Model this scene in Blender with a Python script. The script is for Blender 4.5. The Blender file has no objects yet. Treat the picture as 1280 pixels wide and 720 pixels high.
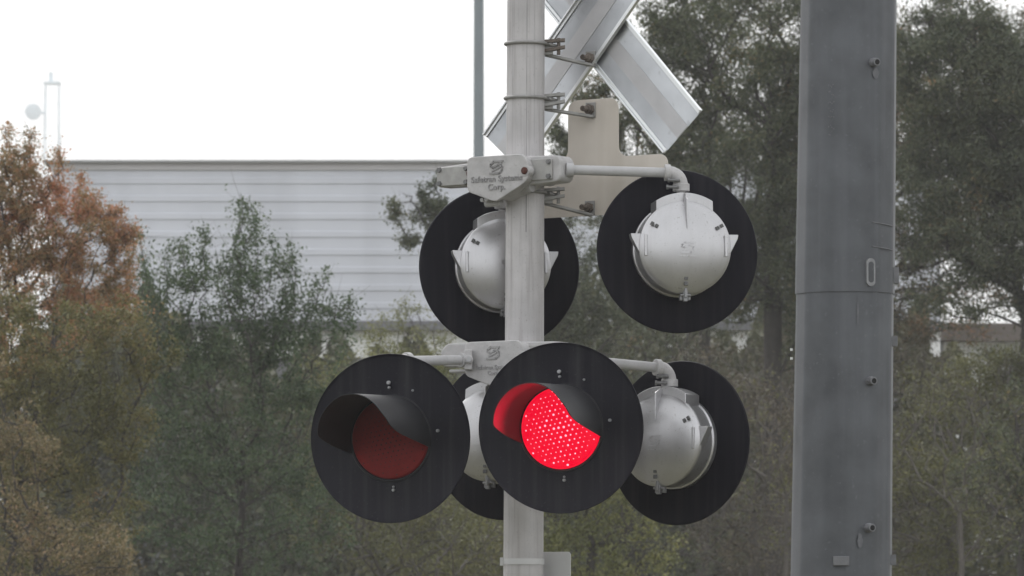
import bpy, math, random
import numpy as np
from mathutils import Vector, Matrix
R = math.radians
random.seed(7); rng = np.random.default_rng(11)
scene = bpy.context.scene
C = scene.collection

# ------------------------------------------------------------------ camera, sky, sun, exposure
CAM = Vector((0, -20, 1.6)); PITCH = R(3.8); FPX = 6660.0          # focal length in pixels of a 1280 wide picture
cd = bpy.data.cameras.new('camera'); cam = bpy.data.objects.new('camera', cd); C.objects.link(cam)
cam.location = CAM; cam.rotation_euler = (R(90) + PITCH, 0, 0)
cd.sensor_width = 36; cd.lens = 36 * FPX / 1280; cd.clip_start = .5; cd.clip_end = 9000
cd.dof.use_dof = True; cd.dof.focus_distance = 19.8; cd.dof.aperture_fstop = 14
scene.camera = cam

w = bpy.data.worlds.new('World'); scene.world = w; w.use_nodes = True
nt = w.node_tree; nt.nodes.clear()
sky = nt.nodes.new('ShaderNodeTexSky'); sky.sky_type = 'NISHITA'; sky.sun_disc = False
sky.sun_elevation = R(42); sky.sun_rotation = R(-20); sky.air_density = 1.0; sky.dust_density = 4.0; sky.ozone_density = 1.0
hs = nt.nodes.new('ShaderNodeHueSaturation'); hs.inputs['Saturation'].default_value = .12
bg = nt.nodes.new('ShaderNodeBackground'); bg.inputs['Strength'].default_value = .15
wo = nt.nodes.new('ShaderNodeOutputWorld')
cl = nt.nodes.new('ShaderNodeMix'); cl.data_type = 'RGBA'; cl.inputs[0].default_value = .55; cl.inputs[7].default_value = (8.6, 8.8, 9.0, 1)   # an even white overcast over the clear sky
nt.links.new(sky.outputs[0], hs.inputs['Color']); nt.links.new(hs.outputs[0], cl.inputs[6]); nt.links.new(cl.outputs[2], bg.inputs[0]); nt.links.new(bg.outputs[0], wo.inputs[0])

sd = bpy.data.lights.new('sun', 'SUN'); sd.energy = .7; sd.angle = R(35); sd.color = (1, .97, .93)
sun = bpy.data.objects.new('sun', sd); C.objects.link(sun); sun.rotation_euler = (R(-48), 0, R(20)); sun.location = (0, 0, 30)
vs = scene.view_settings
vs.view_transform = 'Standard'; vs.look = 'None'; vs.gamma = 1; vs.use_curve_mapping = False; vs.exposure = 0.6
scene.cycles.max_bounces = 6; scene.cycles.diffuse_bounces = 3; scene.cycles.glossy_bounces = 3
scene.cycles.transmission_bounces = 4; scene.cycles.volume_bounces = 0

# ------------------------------------------------------------------ where a pixel of the photograph lies in the place
cp, sp = math.cos(PITCH), math.sin(PITCH)
def ray(px, py):
    a, b = (px - 640) / FPX, (360 - py) / FPX
    return Vector((a, cp - b * sp, sp + b * cp))
def at(px, py, y):
    d = ray(px, py); return CAM + d * ((y - CAM.y) / d.y)
def on_plane(px, py, p0, n):
    d = ray(px, py); return CAM + d * ((p0 - CAM).dot(n) / d.dot(n))
def mpp(y): return (y - CAM.y) / FPX                                # metres per photograph pixel at that depth

# ------------------------------------------------------------------ materials
def mat(name, col, rough=.6, metal=0.0, noise=.0, nscale=20, emis=None, estr=0, streak=None, bump=0, spec=.5, speckle=None, streak2=None):
    m = bpy.data.materials.new(name); m.use_nodes = True; n = m.node_tree; L = n.links.new
    b = n.nodes['Principled BSDF']; b.inputs['Base Color'].default_value = (*col, 1); b.inputs['Roughness'].default_value = rough
    b.inputs['Metallic'].default_value = metal; b.inputs['Specular IOR Level'].default_value = spec
    if noise or streak or speckle:
        tc = n.nodes.new('ShaderNodeTexCoord'); src = None
        rgb = n.nodes.new('ShaderNodeRGB'); rgb.outputs[0].default_value = (*col, 1); src = rgb.outputs[0]
        def layer(scale_vec, sc, lo, hi, amt, detail=5, dark=True, colr=None):
            nonlocal src
            mp = n.nodes.new('ShaderNodeMapping'); mp.inputs['Scale'].default_value = scale_vec; L(tc.outputs['Object'], mp.inputs[0])
            t = n.nodes.new('ShaderNodeTexNoise'); t.inputs['Scale'].default_value = sc; t.inputs['Detail'].default_value = detail
            L(mp.outputs[0], t.inputs['Vector'])
            r = n.nodes.new('ShaderNodeMapRange'); r.inputs[1].default_value = lo; r.inputs[2].default_value = hi
            r.inputs[3].default_value = 0; r.inputs[4].default_value = amt; L(t.outputs[0], r.inputs[0])
            mx = n.nodes.new('ShaderNodeMix'); mx.data_type = 'RGBA'; L(r.outputs[0], mx.inputs[0]); L(src, mx.inputs[6])
            cc = colr or tuple(c * (.45 if dark else 1.6) for c in col)
            mx.inputs[7].default_value = (*cc, 1); src = mx.outputs[2]; return t
        t = None
        if noise:
            t = layer((1, 1, 1), nscale, .35, .7, noise); layer((1, 1, 1), nscale * .3, .45, .75, noise * .8, dark=False)
        if streak: t2 = layer((1, 1, .04), streak[0], .48, .75, streak[1], colr=streak[2] if len(streak) > 2 else None); t = t or t2
        if streak2: layer((1, 1, .03), streak2[0], .5, .7, streak2[1], colr=streak2[2])
        if speckle: layer((1, 1, 1), speckle[0], .66, .72, speckle[1], detail=2, colr=speckle[2])
        L(src, b.inputs['Base Color'])
        if bump and t:
            bp = n.nodes.new('ShaderNodeBump'); bp.inputs['Strength'].default_value = bump; bp.inputs['Distance'].default_value = .002
            L(t.outputs[0], bp.inputs['Height']); L(bp.outputs[0], b.inputs['Normal'])
    if emis: b.inputs['Emission Color'].default_value = (*emis, 1); b.inputs['Emission Strength'].default_value = estr
    return m
M = {}
M['mast'] = mat('weathered_grey_white_paint', (.465, .45, .452), .6, 0, .32, 9, streak2=(16, .35, (.36, .34, .335)), streak=(70, .65, (.27, .25, .245)), bump=.2, speckle=(160, .5, (.2, .18, .16)))
M['cast'] = mat('grey_cast_metal_paint', (.42, .41, .41), .62, 0, .35, 30, bump=.5, speckle=(200, .7, (.16, .14, .12)))
M['cast_dark'] = mat('shaded_lettering_and_seam', (.25, .245, .245), .7, 0, .3, 60)  # darker tone paints the shade of the raised letters and emblem; seam shares it
M['cast_mid'] = mat('faint_raised_lettering', (.33, .325, .325), .65, 0, .3, 60)  # same relief shade, painted lighter for the lower box's letters
M['plate_grey'] = mat('grey_cover_plate', (.34, .335, .325), .6, 0, .3, 40, speckle=(220, .6, (.15, .13, .12)))
M['pipe'] = mat('grey_pipe_paint', (.40, .395, .40), .55, 0, .2, 25, speckle=(150, .4, (.2, .17, .14)))
M['bowl'] = mat('silver_housing_paint', (.485, .48, .49), .36, .8, .2, 10, streak=(40, .35, (.40, .39, .39)), bump=.05, speckle=(120, .5, (.2, .18, .16)))
M['black'] = mat('dull_black_paint', (.0052, .0047, .0092), .65, 0, .3, 8, streak=(28, .7, (.02, .019, .023)), spec=.14)
M['front_black'] = mat('faded_black_paint', (.0098, .0093, .0150), .6, 0, .3, 6, streak=(24, .75, (.034, .0335, .037)), speckle=(90, .35, (.05, .05, .05)), spec=.2)
M['visor'] = mat('black_visor_paint', (.019, .0192, .022), .5, 0, .3, 12, spec=.35)
M['rust'] = mat('rusty_brown_steel', (.15, .125, .108), .8, .2, .5, 60, bump=.5)
M['rustcap'] = mat('red_rust', (.085, .03, .022), .85, 0, .4, 80)
M['galv'] = mat('galvanised_steel', (.30, .295, .285), .6, .4, .4, 50)
M['alu'] = mat('sheet_aluminium', (.52, .535, .56), .38, .85, .6, 5, bump=.15, speckle=(40, .3, (.3, .3, .31)))
M['alu_edge'] = mat('bright_aluminium_edge', (.74, .75, .76), .33, .8)
M['alu_film'] = mat('dull_aluminium_strip', (.50, .495, .505), .48, .6, .3, 8)
M['tan'] = mat('aged_tan_sign_back', (.545, .50, .445), .55, .1, .25, 5, streak=(12, .35, (.33, .28, .22)))
M['plate'] = mat('pale_sign_back', (.52, .52, .52), .5, .2, .15, 8)
M['latch'] = mat('stainless_latch', (.24, .24, .245), .45, .6)
M['holes'] = mat('shadowed_metal', (.10, .10, .10), .7)
M['bolt'] = mat('zinc_bolt', (.36, .36, .37), .45, .7)
M['galvdark'] = mat('dark_zinc_bolt', (.17, .17, .17), .5, .5, .3, 80)
M['lens_off'] = mat('unlit_red_lens', (.18, .019, .02), .6, 0, .2, 60, spec=.12)
M['lens_on'] = mat('lit_red_lens', (.2, .003, .008), .6, emis=(1, .0003, .030), estr=.58, spec=.04)
M['lens_dot'] = mat('unlit_red_bead', (.05, .007, .008), .5, spec=.3)
M['led'] = mat('lit_led_point', (.8, .2, .2), .4, emis=(1, .16, .22), estr=2.0)
M['bigpole'] = mat('grey_galvanised_pole', (.092, .097, .107), .5, .3, .6, 7, streak=(10, .6, (.14, .145, .16)), bump=.05, speckle=(60, .3, (.17, .175, .185)), streak2=(34, .3, (.078, .081, .092)))
M['bigpole2'] = mat('grey_weld_patch', (.17, .172, .182), .6, .2, .4, 40)
M['worn'] = mat('faintly_worn_zinc', (.135, .138, .15), .6, .2, .4, 40)
M['bigpole3'] = mat('pale_worn_zinc', (.26, .262, .27), .6, .1, .5, 30)
M['hole'] = mat('dark_hole', (.01, .01, .01), .9)
M['lamp_post'] = mat('grey_green_post_paint', (.20, .23, .245), .5, .1, .25, 2)
M['clad'] = mat('pale_ribbed_cladding', (.615, .63, .68), .5, 0, .12, .6, streak=(.9, .25))
M['fascia'] = mat('pinkish_grey_fascia', (.53, .515, .52), .6, 0, .1, 1)
M['roof'] = mat('grey_roof_edge', (.34, .34, .345), .7)
M['band'] = mat('dark_grey_band', (.15, .15, .16), .7, 0, .2, 1)
M['whitewall'] = mat('white_painted_wall', (.80, .80, .79), .6, 0, .1, .5)
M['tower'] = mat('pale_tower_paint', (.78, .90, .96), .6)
M['ground'] = mat('dry_grass_ground', (.10, .095, .055), .9, 0, .5, .3)
M['bark'] = mat('grey_brown_bark', (.05, .043, .04), .9, 0, .4, 12, bump=.5)
M['bark_pale'] = mat('pale_twig_bark', (.095, .085, .075), .9, 0, .4, 14)

def leaf_mat(name, stops, patch=.35, trans=.25, pscale=.6, rough=.55):
    m = bpy.data.materials.new(name); m.use_nodes = True; n = m.node_tree; L = n.links.new
    b = n.nodes['Principled BSDF']; b.inputs['Roughness'].default_value = rough; b.inputs['Specular IOR Level'].default_value = .35
    g = n.nodes.new('ShaderNodeNewGeometry'); tc = n.nodes.new('ShaderNodeTexCoord')
    t = n.nodes.new('ShaderNodeTexNoise'); t.inputs['Scale'].default_value = pscale; t.inputs['Detail'].default_value = 3; L(tc.outputs['Object'], t.inputs['Vector'])
    mr = n.nodes.new('ShaderNodeMapRange'); mr.inputs[1].default_value = .3; mr.inputs[2].default_value = .7; L(t.outputs[0], mr.inputs[0])
    mx = n.nodes.new('ShaderNodeMix'); mx.data_type = 'FLOAT'; mx.inputs[0].default_value = patch
    L(g.outputs['Random Per Island'], mx.inputs[2]); L(mr.outputs[0], mx.inputs[3])
    cr = n.nodes.new('ShaderNodeValToRGB'); L(mx.outputs[0], cr.inputs[0]); el = cr.color_ramp.elements
    for i, (p, c) in enumerate(stops):
        e = el[i] if i < 2 else el.new(p); e.position = p; e.color = (*c, 1)
    L(cr.outputs[0], b.inputs['Base Color'])
    tr = n.nodes.new('ShaderNodeBsdfTranslucent'); L(cr.outputs[0], tr.inputs[0])
    ms = n.nodes.new('ShaderNodeMixShader'); ms.inputs[0].default_value = trans
    out = n.nodes['Material Output']; L(b.outputs[0], ms.inputs[1]); L(tr.outputs[0], ms.inputs[2]); L(ms.outputs[0], out.inputs[0])
    return m
M['leaf_oak'] = leaf_mat('dark_oak_leaves', [(.12, (0.050, 0.065, 0.038)), (.5, (0.096, 0.114, 0.060)), (.8, (0.146, 0.154, 0.078)), (.97, (0.283, 0.185, 0.081))], .4, .25, 1.2)
M['leaf_oak2'] = leaf_mat('grey_green_oak_leaves', [(.12, (0.056, 0.073, 0.046)), (.5, (0.104, 0.120, 0.071)), (.82, (0.152, 0.161, 0.088)), (.95, (0.316, 0.185, 0.087))], .4, .25, 1.2)
M['leaf_rust'] = leaf_mat('rusty_oak_leaves', [(.12, (0.069, 0.072, 0.047)), (.5, (0.122, 0.114, 0.069)), (.75, (0.199, 0.137, 0.079)), (.95, (0.367, 0.186, 0.099))], .55, .25, 1.0)
M['leaf_shoot'] = leaf_mat('dark_green_shoot_leaves', [(.12, (0.046, 0.077, 0.039)), (.5, (0.075, 0.112, 0.055)), (.88, (0.122, 0.162, 0.075))], .3, .2, 1.5)
M['leaf_autumn'] = leaf_mat('orange_brown_autumn_leaves', [(.08, (0.165, 0.149, 0.072)), (.42, (0.299, 0.208, 0.099)), (.7, (0.480, 0.230, 0.117)), (.95, (0.620, 0.253, 0.153))], .5, .35, 1.6)
M['leaf_olive'] = leaf_mat('olive_autumn_leaves', [(.1, (0.083, 0.090, 0.034)), (.45, (0.153, 0.147, 0.054)), (.75, (0.226, 0.192, 0.072)), (.96, (0.439, 0.218, 0.108))], .5, .3, 1.2)
M['leaf_tan'] = leaf_mat('tan_autumn_leaves', [(.1, (0.096, 0.092, 0.043)), (.45, (0.203, 0.167, 0.081)), (.8, (0.311, 0.230, 0.130)), (.97, (0.395, 0.230, 0.141))], .4, .3, 1.4)
M['leaf_brush'] = leaf_mat('yellow_green_brush_leaves', [(.1, (0.090, 0.101, 0.035)), (.5, (0.179, 0.190, 0.063)), (.9, (0.311, 0.299, 0.108))], .45, .3, 1.0)
M['leaf_dull'] = leaf_mat('dull_olive_undergrowth_leaves', [(.1, (0.064, 0.069, 0.031)), (.5, (0.120, 0.122, 0.046)), (.85, (0.186, 0.179, 0.066)), (.97, (0.346, 0.282, 0.108))], .5, .25, 1.0)
M['leaf_mauve'] = leaf_mat('brown_grey_undergrowth_leaves', [(.1, (0.073, 0.064, 0.051)), (.5, (0.117, 0.102, 0.070)), (.9, (0.200, 0.160, 0.108))], .5, .25, .9)
M['leaf_wood'] = leaf_mat('far_wood_leaves', [(.1, (0.055, 0.064, 0.040)), (.5, (0.097, 0.103, 0.056)), (.9, (0.161, 0.151, 0.075))], .5, .2, .35)

# ------------------------------------------------------------------ mesh helpers
class MB:
    def __init__(s): s.v = []; s.f = []
    def add(s, vs, fs, mx=None):
        o = len(s.v); s.v += [tuple(mx @ Vector(v)) if mx else tuple(v) for v in vs]; s.f += [tuple(i + o for i in f) for f in fs]
    def box(s, c, d, mx=None):
        x, y, z = d[0] / 2, d[1] / 2, d[2] / 2
        vs = [(c[0] + a * x, c[1] + b * y, c[2] + e * z) for a in (-1, 1) for b in (-1, 1) for e in (-1, 1)]
        s.add(vs, [(0, 1, 3, 2), (4, 6, 7, 5), (0, 4, 5, 1), (2, 3, 7, 6), (0, 2, 6, 4), (1, 5, 7, 3)], mx)
    def tube(s, pts, rad, n=12, cap=True, mx=None):
        pts = [Vector(p) for p in pts]; k = len(pts)
        if not hasattr(rad, '__len__'): rad = [rad] * k
        vs = []; ref = None
        for i, p in enumerate(pts):
            t = (pts[min(i + 1, k - 1)] - pts[max(i - 1, 0)])
            t = t.normalized() if t.length > 1e-9 else Vector((0, 0, 1))
            if ref is None: ref = t.orthogonal().normalized()
            ref = (ref - t * ref.dot(t)); ref = ref.normalized() if ref.length > 1e-6 else t.orthogonal().normalized()
            b = t.cross(ref)
            for j in range(n):
                a = 2 * math.pi * j / n; vs.append(p + (ref * math.cos(a) + b * math.sin(a)) * rad[i])
        fs = [(i * n + j, i * n + (j + 1) % n, (i + 1) * n + (j + 1) % n, (i + 1) * n + j) for i in range(k - 1) for j in range(n)]
        if cap: fs += [tuple(range(n - 1, -1, -1)), tuple(range((k - 1) * n, k * n))]
        s.add(vs, fs, mx)
    def lathe(s, prof, n=48, mx=None, y=True):                       # profile of (radius, distance along Y)
        vs = []
        for r, d in prof:
            for j in range(n):
                a = 2 * math.pi * j / n; vs.append((r * math.cos(a), d, r * math.sin(a)))
        k = len(prof)
        fs = [(i * n + j, (i + 1) * n + j, (i + 1) * n + (j + 1) % n, i * n + (j + 1) % n) for i in range(k - 1) for j in range(n)]
        fs += [tuple(range(n)), tuple(range(k * n - 1, (k - 1) * n - 1, -1))]
        s.add(vs, fs, mx)
    def prism(s, poly, y0, y1, mx=None):                            # polygon in X/Z pushed from y0 to y1
        n = len(poly); vs = [(p[0], y0, p[1]) for p in poly] + [(p[0], y1, p[1]) for p in poly]
        fs = [tuple(range(n - 1, -1, -1)), tuple(range(n, 2 * n))] + [(j, (j + 1) % n, n + (j + 1) % n, n + j) for j in range(n)]
        s.add(vs, fs, mx)
    def torus(s, r, t, n=32, m=8, mx=None):                         # ring about Z
        vs = [((r + t * math.cos(b)) * math.cos(a), (r + t * math.cos(b)) * math.sin(a), t * math.sin(b)) for a in [2 * math.pi * i / n for i in range(n)] for b in [2 * math.pi * j / m for j in range(m)]]
        s.add(vs, [(i * m + j, ((i + 1) % n) * m + j, ((i + 1) % n) * m + (j + 1) % m, i * m + (j + 1) % m) for i in range(n) for j in range(m)], mx)
    def build(s, name, m, parent=None, loc=None, world=False, smooth=35, bevel=0):
        me = bpy.data.meshes.new(name); me.from_pydata(s.v, [], s.f); me.update()
        import bmesh
        b = bmesh.new(); b.from_mesh(me); bmesh.ops.recalc_face_normals(b, faces=b.faces); b.to_mesh(me); b.free()
        return link(name, me, m, parent, loc, world, smooth, bevel)
def link(name, me, m, parent=None, loc=None, world=False, smooth=35, bevel=0):
    me.materials.clear(); me.materials.append(m)
    if smooth:
        me.shade_smooth(); me.set_sharp_from_angle(angle=R(smooth))
    o = bpy.data.objects.new(name, me); C.objects.link(o)
    if parent:
        o.parent = parent
        if world:
            wl = Vector((0, 0, 0)); q = parent
            while q: wl += q.location; q = q.parent
            o.location = -wl                                        # the mesh was laid out in the place's own coordinates
    if loc is not None: o.location = loc
    if bevel:
        bv = o.modifiers.new('bevel', 'BEVEL'); bv.width = bevel; bv.segments = 2; bv.limit_method = 'ANGLE'; bv.angle_limit = R(40)
    return o
def tag(o, label, cat, group=None, kind=None):
    o['label'] = label; o['category'] = cat
    if group: o['group'] = group
    if kind: o['kind'] = kind
    return o
def empty(name, loc):
    o = bpy.data.objects.new(name, None); C.objects.link(o); o.location = loc; o.empty_display_size = .2; return o
def rounded(w, h, r, n=5):
    out = []
    for cx, cz, a0 in ((w / 2 - r, h / 2 - r, 0), (-w / 2 + r, h / 2 - r, 90), (-w / 2 + r, -h / 2 + r, 180), (w / 2 - r, -h / 2 + r, 270)):
        for i in range(n + 1):
            a = R(a0 + 90 * i / n); out.append((cx + r * math.cos(a), cz + r * math.sin(a)))
    return out
def soften(poly, r, n=4):                                           # round the corners of a polygon
    out = []; k = len(poly)
    for i in range(k):
        p = Vector((*poly[i], 0)); a = Vector((*poly[i - 1], 0)); b = Vector((*poly[(i + 1) % k], 0))
        da, db = (a - p), (b - p); ra = min(r, da.length * .45); rb = min(r, db.length * .45)
        p0, p2 = p + da.normalized() * ra, p + db.normalized() * rb
        for j in range(n + 1):
            t = j / n; q = p0 * (1 - t) ** 2 + p * 2 * t * (1 - t) + p2 * t * t; out.append((q.x, q.y))
    return out
def lettering(body, size, depth, mx):
    cu = bpy.data.curves.new('lettering', 'FONT'); cu.body = body; cu.size = size; cu.extrude = depth; cu.align_x = 'CENTER'; cu.align_y = 'CENTER'
    cu.offset = size * .012; cu.space_character = 1.06; cu.resolution_u = 3
    t = bpy.data.objects.new('lettering', cu); C.objects.link(t)
    bpy.context.view_layer.update()
    me = bpy.data.meshes.new_from_object(t.evaluated_get(bpy.context.evaluated_depsgraph_get()))
    bpy.data.objects.remove(t); bpy.data.curves.remove(cu)
    me.transform(mx); return me
def emblem(mb, s, y0, y1, mx=None):                                 # a slanted squared S made of two hooks
    def stroke(pts, wd):
        for a, b in zip(pts[:-1], pts[1:]):
            a, b = Vector(a), Vector(b); d = (b - a).normalized(); nn = Vector((-d.y, d.x)) * wd / 2; e = d * wd * .4
            mb.prism([tuple(a - e + nn), tuple(a - e - nn), tuple(b + e - nn), tuple(b + e + nn)], y0, y1, mx)
    k = lambda P: [((x + .12 * z) * s, z * s) for x, z in P]
    stroke(k([(.52, .44), (-.30, .44), (-.52, .24), (-.52, .08), (-.30, .0), (.10, .16), (.40, .30)]), .15 * s)
    stroke(k([(-.52, -.44), (.34, -.44), (.54, -.24), (.54, .02), (.36, .12)]), .15 * s)
    stroke(k([(-.34, -.26), (.30, .0)]), .13 * s)

# ------------------------------------------------------------------ ground
g = MB(); g.add([(-6000, -400, 0), (6000, -400, 0), (6000, 6000, 0), (-6000, 6000, 0)], [(0, 1, 2, 3)])
go = g.build('ground', M['ground'], smooth=0); go['kind'] = 'structure'

# ------------------------------------------------------------------ the crossing signal
top, bot = at(657.5, 0, 0), at(654.2, 720, 0)
slope = (top - bot) / (top.z - bot.z)
base = bot - slope * bot.z
def mast_at(z): return base + slope * z
def mast_r(z): return .0752 - (z - bot.z) * .00205
sig = empty('crossing_signal', base)
tag(sig, 'railway crossing signal mast carrying six round red lamps on side arms', 'railway signal')
mb = MB(); zs = [0, .5, 1.2, bot.z, 2.4, 2.9, 3.4, top.z, 4.5, 4.9]
mb.tube([mast_at(z) for z in zs], [mast_r(z) for z in zs], 40)
mb.lathe([(mast_r(4.9) + .008, 0), (mast_r(4.9) + .008, .03), (.05, .06), (.01, .075)], 32, Matrix.Translation(mast_at(4.88)) @ Matrix.Rotation(R(90), 4, 'X'))
mb.lathe([(.2, 0), (.2, .03), (.11, .05), (.095, .25), (.08, .27)], 32, Matrix.Translation(base) @ Matrix.Rotation(R(90), 4, 'X'))
mast = mb.build('mast', M['mast'], sig, world=True)
seam = MB()                                                         # a seam that runs down the front of the mast, a second fainter one beside it
for dx, z0, z1, wd in ((0.004, at(0, 292, 0).z, top.z + .02, .0013), (.033, at(0, 186, 0).z, top.z, .0005), (-.05, at(0, 186, 0).z, top.z, .0004)):
    n = 14; vs = []; 
    for i in range(n + 1):
        z = z0 + (z1 - z0) * i / n; c = mast_at(z); rr = mast_r(z) + .0006
        ww = wd * (.35 + random.random() * .9) * (.2 if i == 0 else 1)
        if dx == 0.004 and i in (0, 1, 2): ww = wd * 1.6
        for sx in (-1, 1):
            x = dx + sx * ww; vs.append((c.x + x, c.y - math.sqrt(rr * rr - x * x), z))
    seam.add(vs, [(2 * i, 2 * i + 1, 2 * i + 3, 2 * i + 2) for i in range(n)])
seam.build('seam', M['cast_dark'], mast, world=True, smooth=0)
bd = MB(); zb = at(654, 702, 0).z; cb = mast_at(zb)
bd.tube([cb + Vector((0, 0, -.011)), cb + Vector((0, 0, .011))], mast_r(zb) + .003, 40)
bd.box((cb.x - mast_r(zb) - .006, cb.y - .01, cb.z), (.014, .02, .03))
bd.build('strap', M['plate'], sig, world=True)

ARM = R(35)
def frame(p, yaw):                                                  # local X to the right and nearer, local -Y towards us
    return Matrix.Translation(p) @ Matrix.Rotation(-yaw, 4, 'Z')
def junction(zc, d, words2, stub_left, stub_right, sc=1.0):
    fr = frame(mast_at(zc), ARM)
    jb = MB()
    hexo = [(-.128, .088), (.118, .088), (.143, .05), (.143, -.01), (.122, -.032), (0, -.098), (-.02, -.098), (-.138, -.052), (-.138, .07)]
    hexo = [(x * sc, (z * .92 - .026) * sc) for x, z in hexo]
    body = [(x * .93, z * .93) for x, z in hexo]
    jb.prism(soften(body, .018), -d + .012, -.03, fr)
    for s in (-1, 1): jb.box((s * .095, -.02, .0), (.03, .12, .1), fr)
    jb.tube([fr @ Vector((0, 0, -.045)), fr @ Vector((0, 0, .045))], mast_r(zc) + .014, 36)
    if stub_left: jb.prism(soften([(-.325, .03), (-.12, .045), (-.12, -.045), (-.325, -.045)], .014), -.115, -.045, fr)
    if stub_right: jb.prism(soften([(.06, .052), (.235, .048), (.25, .03), (.25, -.035), (.235, -.05), (.06, -.06)], .012), -.13, -.04, fr)
    jo = jb.build('junction_box', M['cast'], sig, world=True, bevel=.005)
    cv = MB(); cv.prism(soften(hexo, .022), -d, -d + .0145, fr)
    co = cv.build('cover', M['cast'], jo, world=True, bevel=.003)
    em = MB(); emblem(em, .05 * sc, -d - .0035, -d + .001, fr @ Matrix.Translation((-.002, 0, .010 * sc)))
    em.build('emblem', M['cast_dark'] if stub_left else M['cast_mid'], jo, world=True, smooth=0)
    for txt, sz, dz in words2:
        me = lettering(txt, sz, .0022, fr @ Matrix.Translation((0, -d - .001, dz)) @ Matrix.Rotation(R(90), 4, 'X'))
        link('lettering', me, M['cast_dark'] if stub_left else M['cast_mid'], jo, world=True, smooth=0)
    for on, x, z, q, y0 in ((stub_left, .128 * sc, -.009 * sc, .0135, -d - .007), (stub_left, -.158, .0, .019, -.134)):
        if on:
            cap = MB(); cap.lathe([(q * .7, y0 - .003), (q, y0), (q, y0 + .018)], 20, fr @ Matrix.Translation((x, 0, z))); cap.build('bolt_cap', M['rustcap'], jo, world=True)
    lug = MB(); lug.lathe([(.022, -d - .002), (.022, -d + .03)], 24, fr @ Matrix.Translation((.128 * sc, 0, -.009 * sc)))
    lug.build('lug', M['cast'], jo, world=True, bevel=.002)
    if stub_right:
        pl = MB(); pl.prism(rounded(.135, .078, .006), -.141, -.129, fr @ Matrix.Translation((.15, 0, -.003)))
        pl.build('side_plate', M['plate_grey'], jo, world=True, bevel=.0015)
        for sx in (-1, 1):
            for sz in (-1, 1):
                b = MB(); b.lathe([(.009, -.150), (.011, -.141)], 6, fr @ Matrix.Translation((.15 + sx * .055, 0, -.003 + sz * .027)))
                b.build('bolt', M['galvdark'], jo, world=True)
    if stub_left:
        pl = MB(); pl.prism(rounded(.15, .07, .006), -.126, -.114, fr @ Matrix.Translation((-.245, 0, -.006)))
        pl.build('side_plate', M['plate_grey'], jo, world=True, bevel=.0015)
        for sx in (-1, 1):
            for sz in (-1, 1):
                b = MB(); b.lathe([(.009, -.135), (.011, -.126)], 6, fr @ Matrix.Translation((-.245 + sx * .062, 0, -.006 + sz * .026)))
                b.build('bolt', M['galvdark'], jo, world=True)
    return jo, fr
zu = at(657, 217, 0).z
ju, fu = junction(zu, .185, (('Safetran Systems', .0325, -.033), ('Corp.', .0325, -.064)), True, True)
ju['label'] = 'upper grey junction box with raised lettering and rusty bolts'
ub = MB(); ub.tube([fu @ Vector((.02, -.04, -.062)), fu @ Vector((.05, -.105, -.064)), fu @ Vector((.11, -.11, -.064))], .018, 14)
for x in (-.075, -.095): ub.tube([fu @ Vector((x, -.15, -.105)), fu @ Vector((x, -.05, -.105))], .008, 10)
ub.tube([fu @ Vector((-.11, -.1, -.115)), fu @ Vector((-.04, -.1, -.115))], .014, 12)
ub.build('u_bolt', M['pipe'], sig, world=True)
zl = at(655, 447, 0).z
jl, fl = junction(zl, .20, (('Safetran Systems', .022, -.045), ('Corp.', .022, -.066)), False, True, .97)
jl['label'] = 'lower grey junction box partly hidden by the lit lamp'

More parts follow.
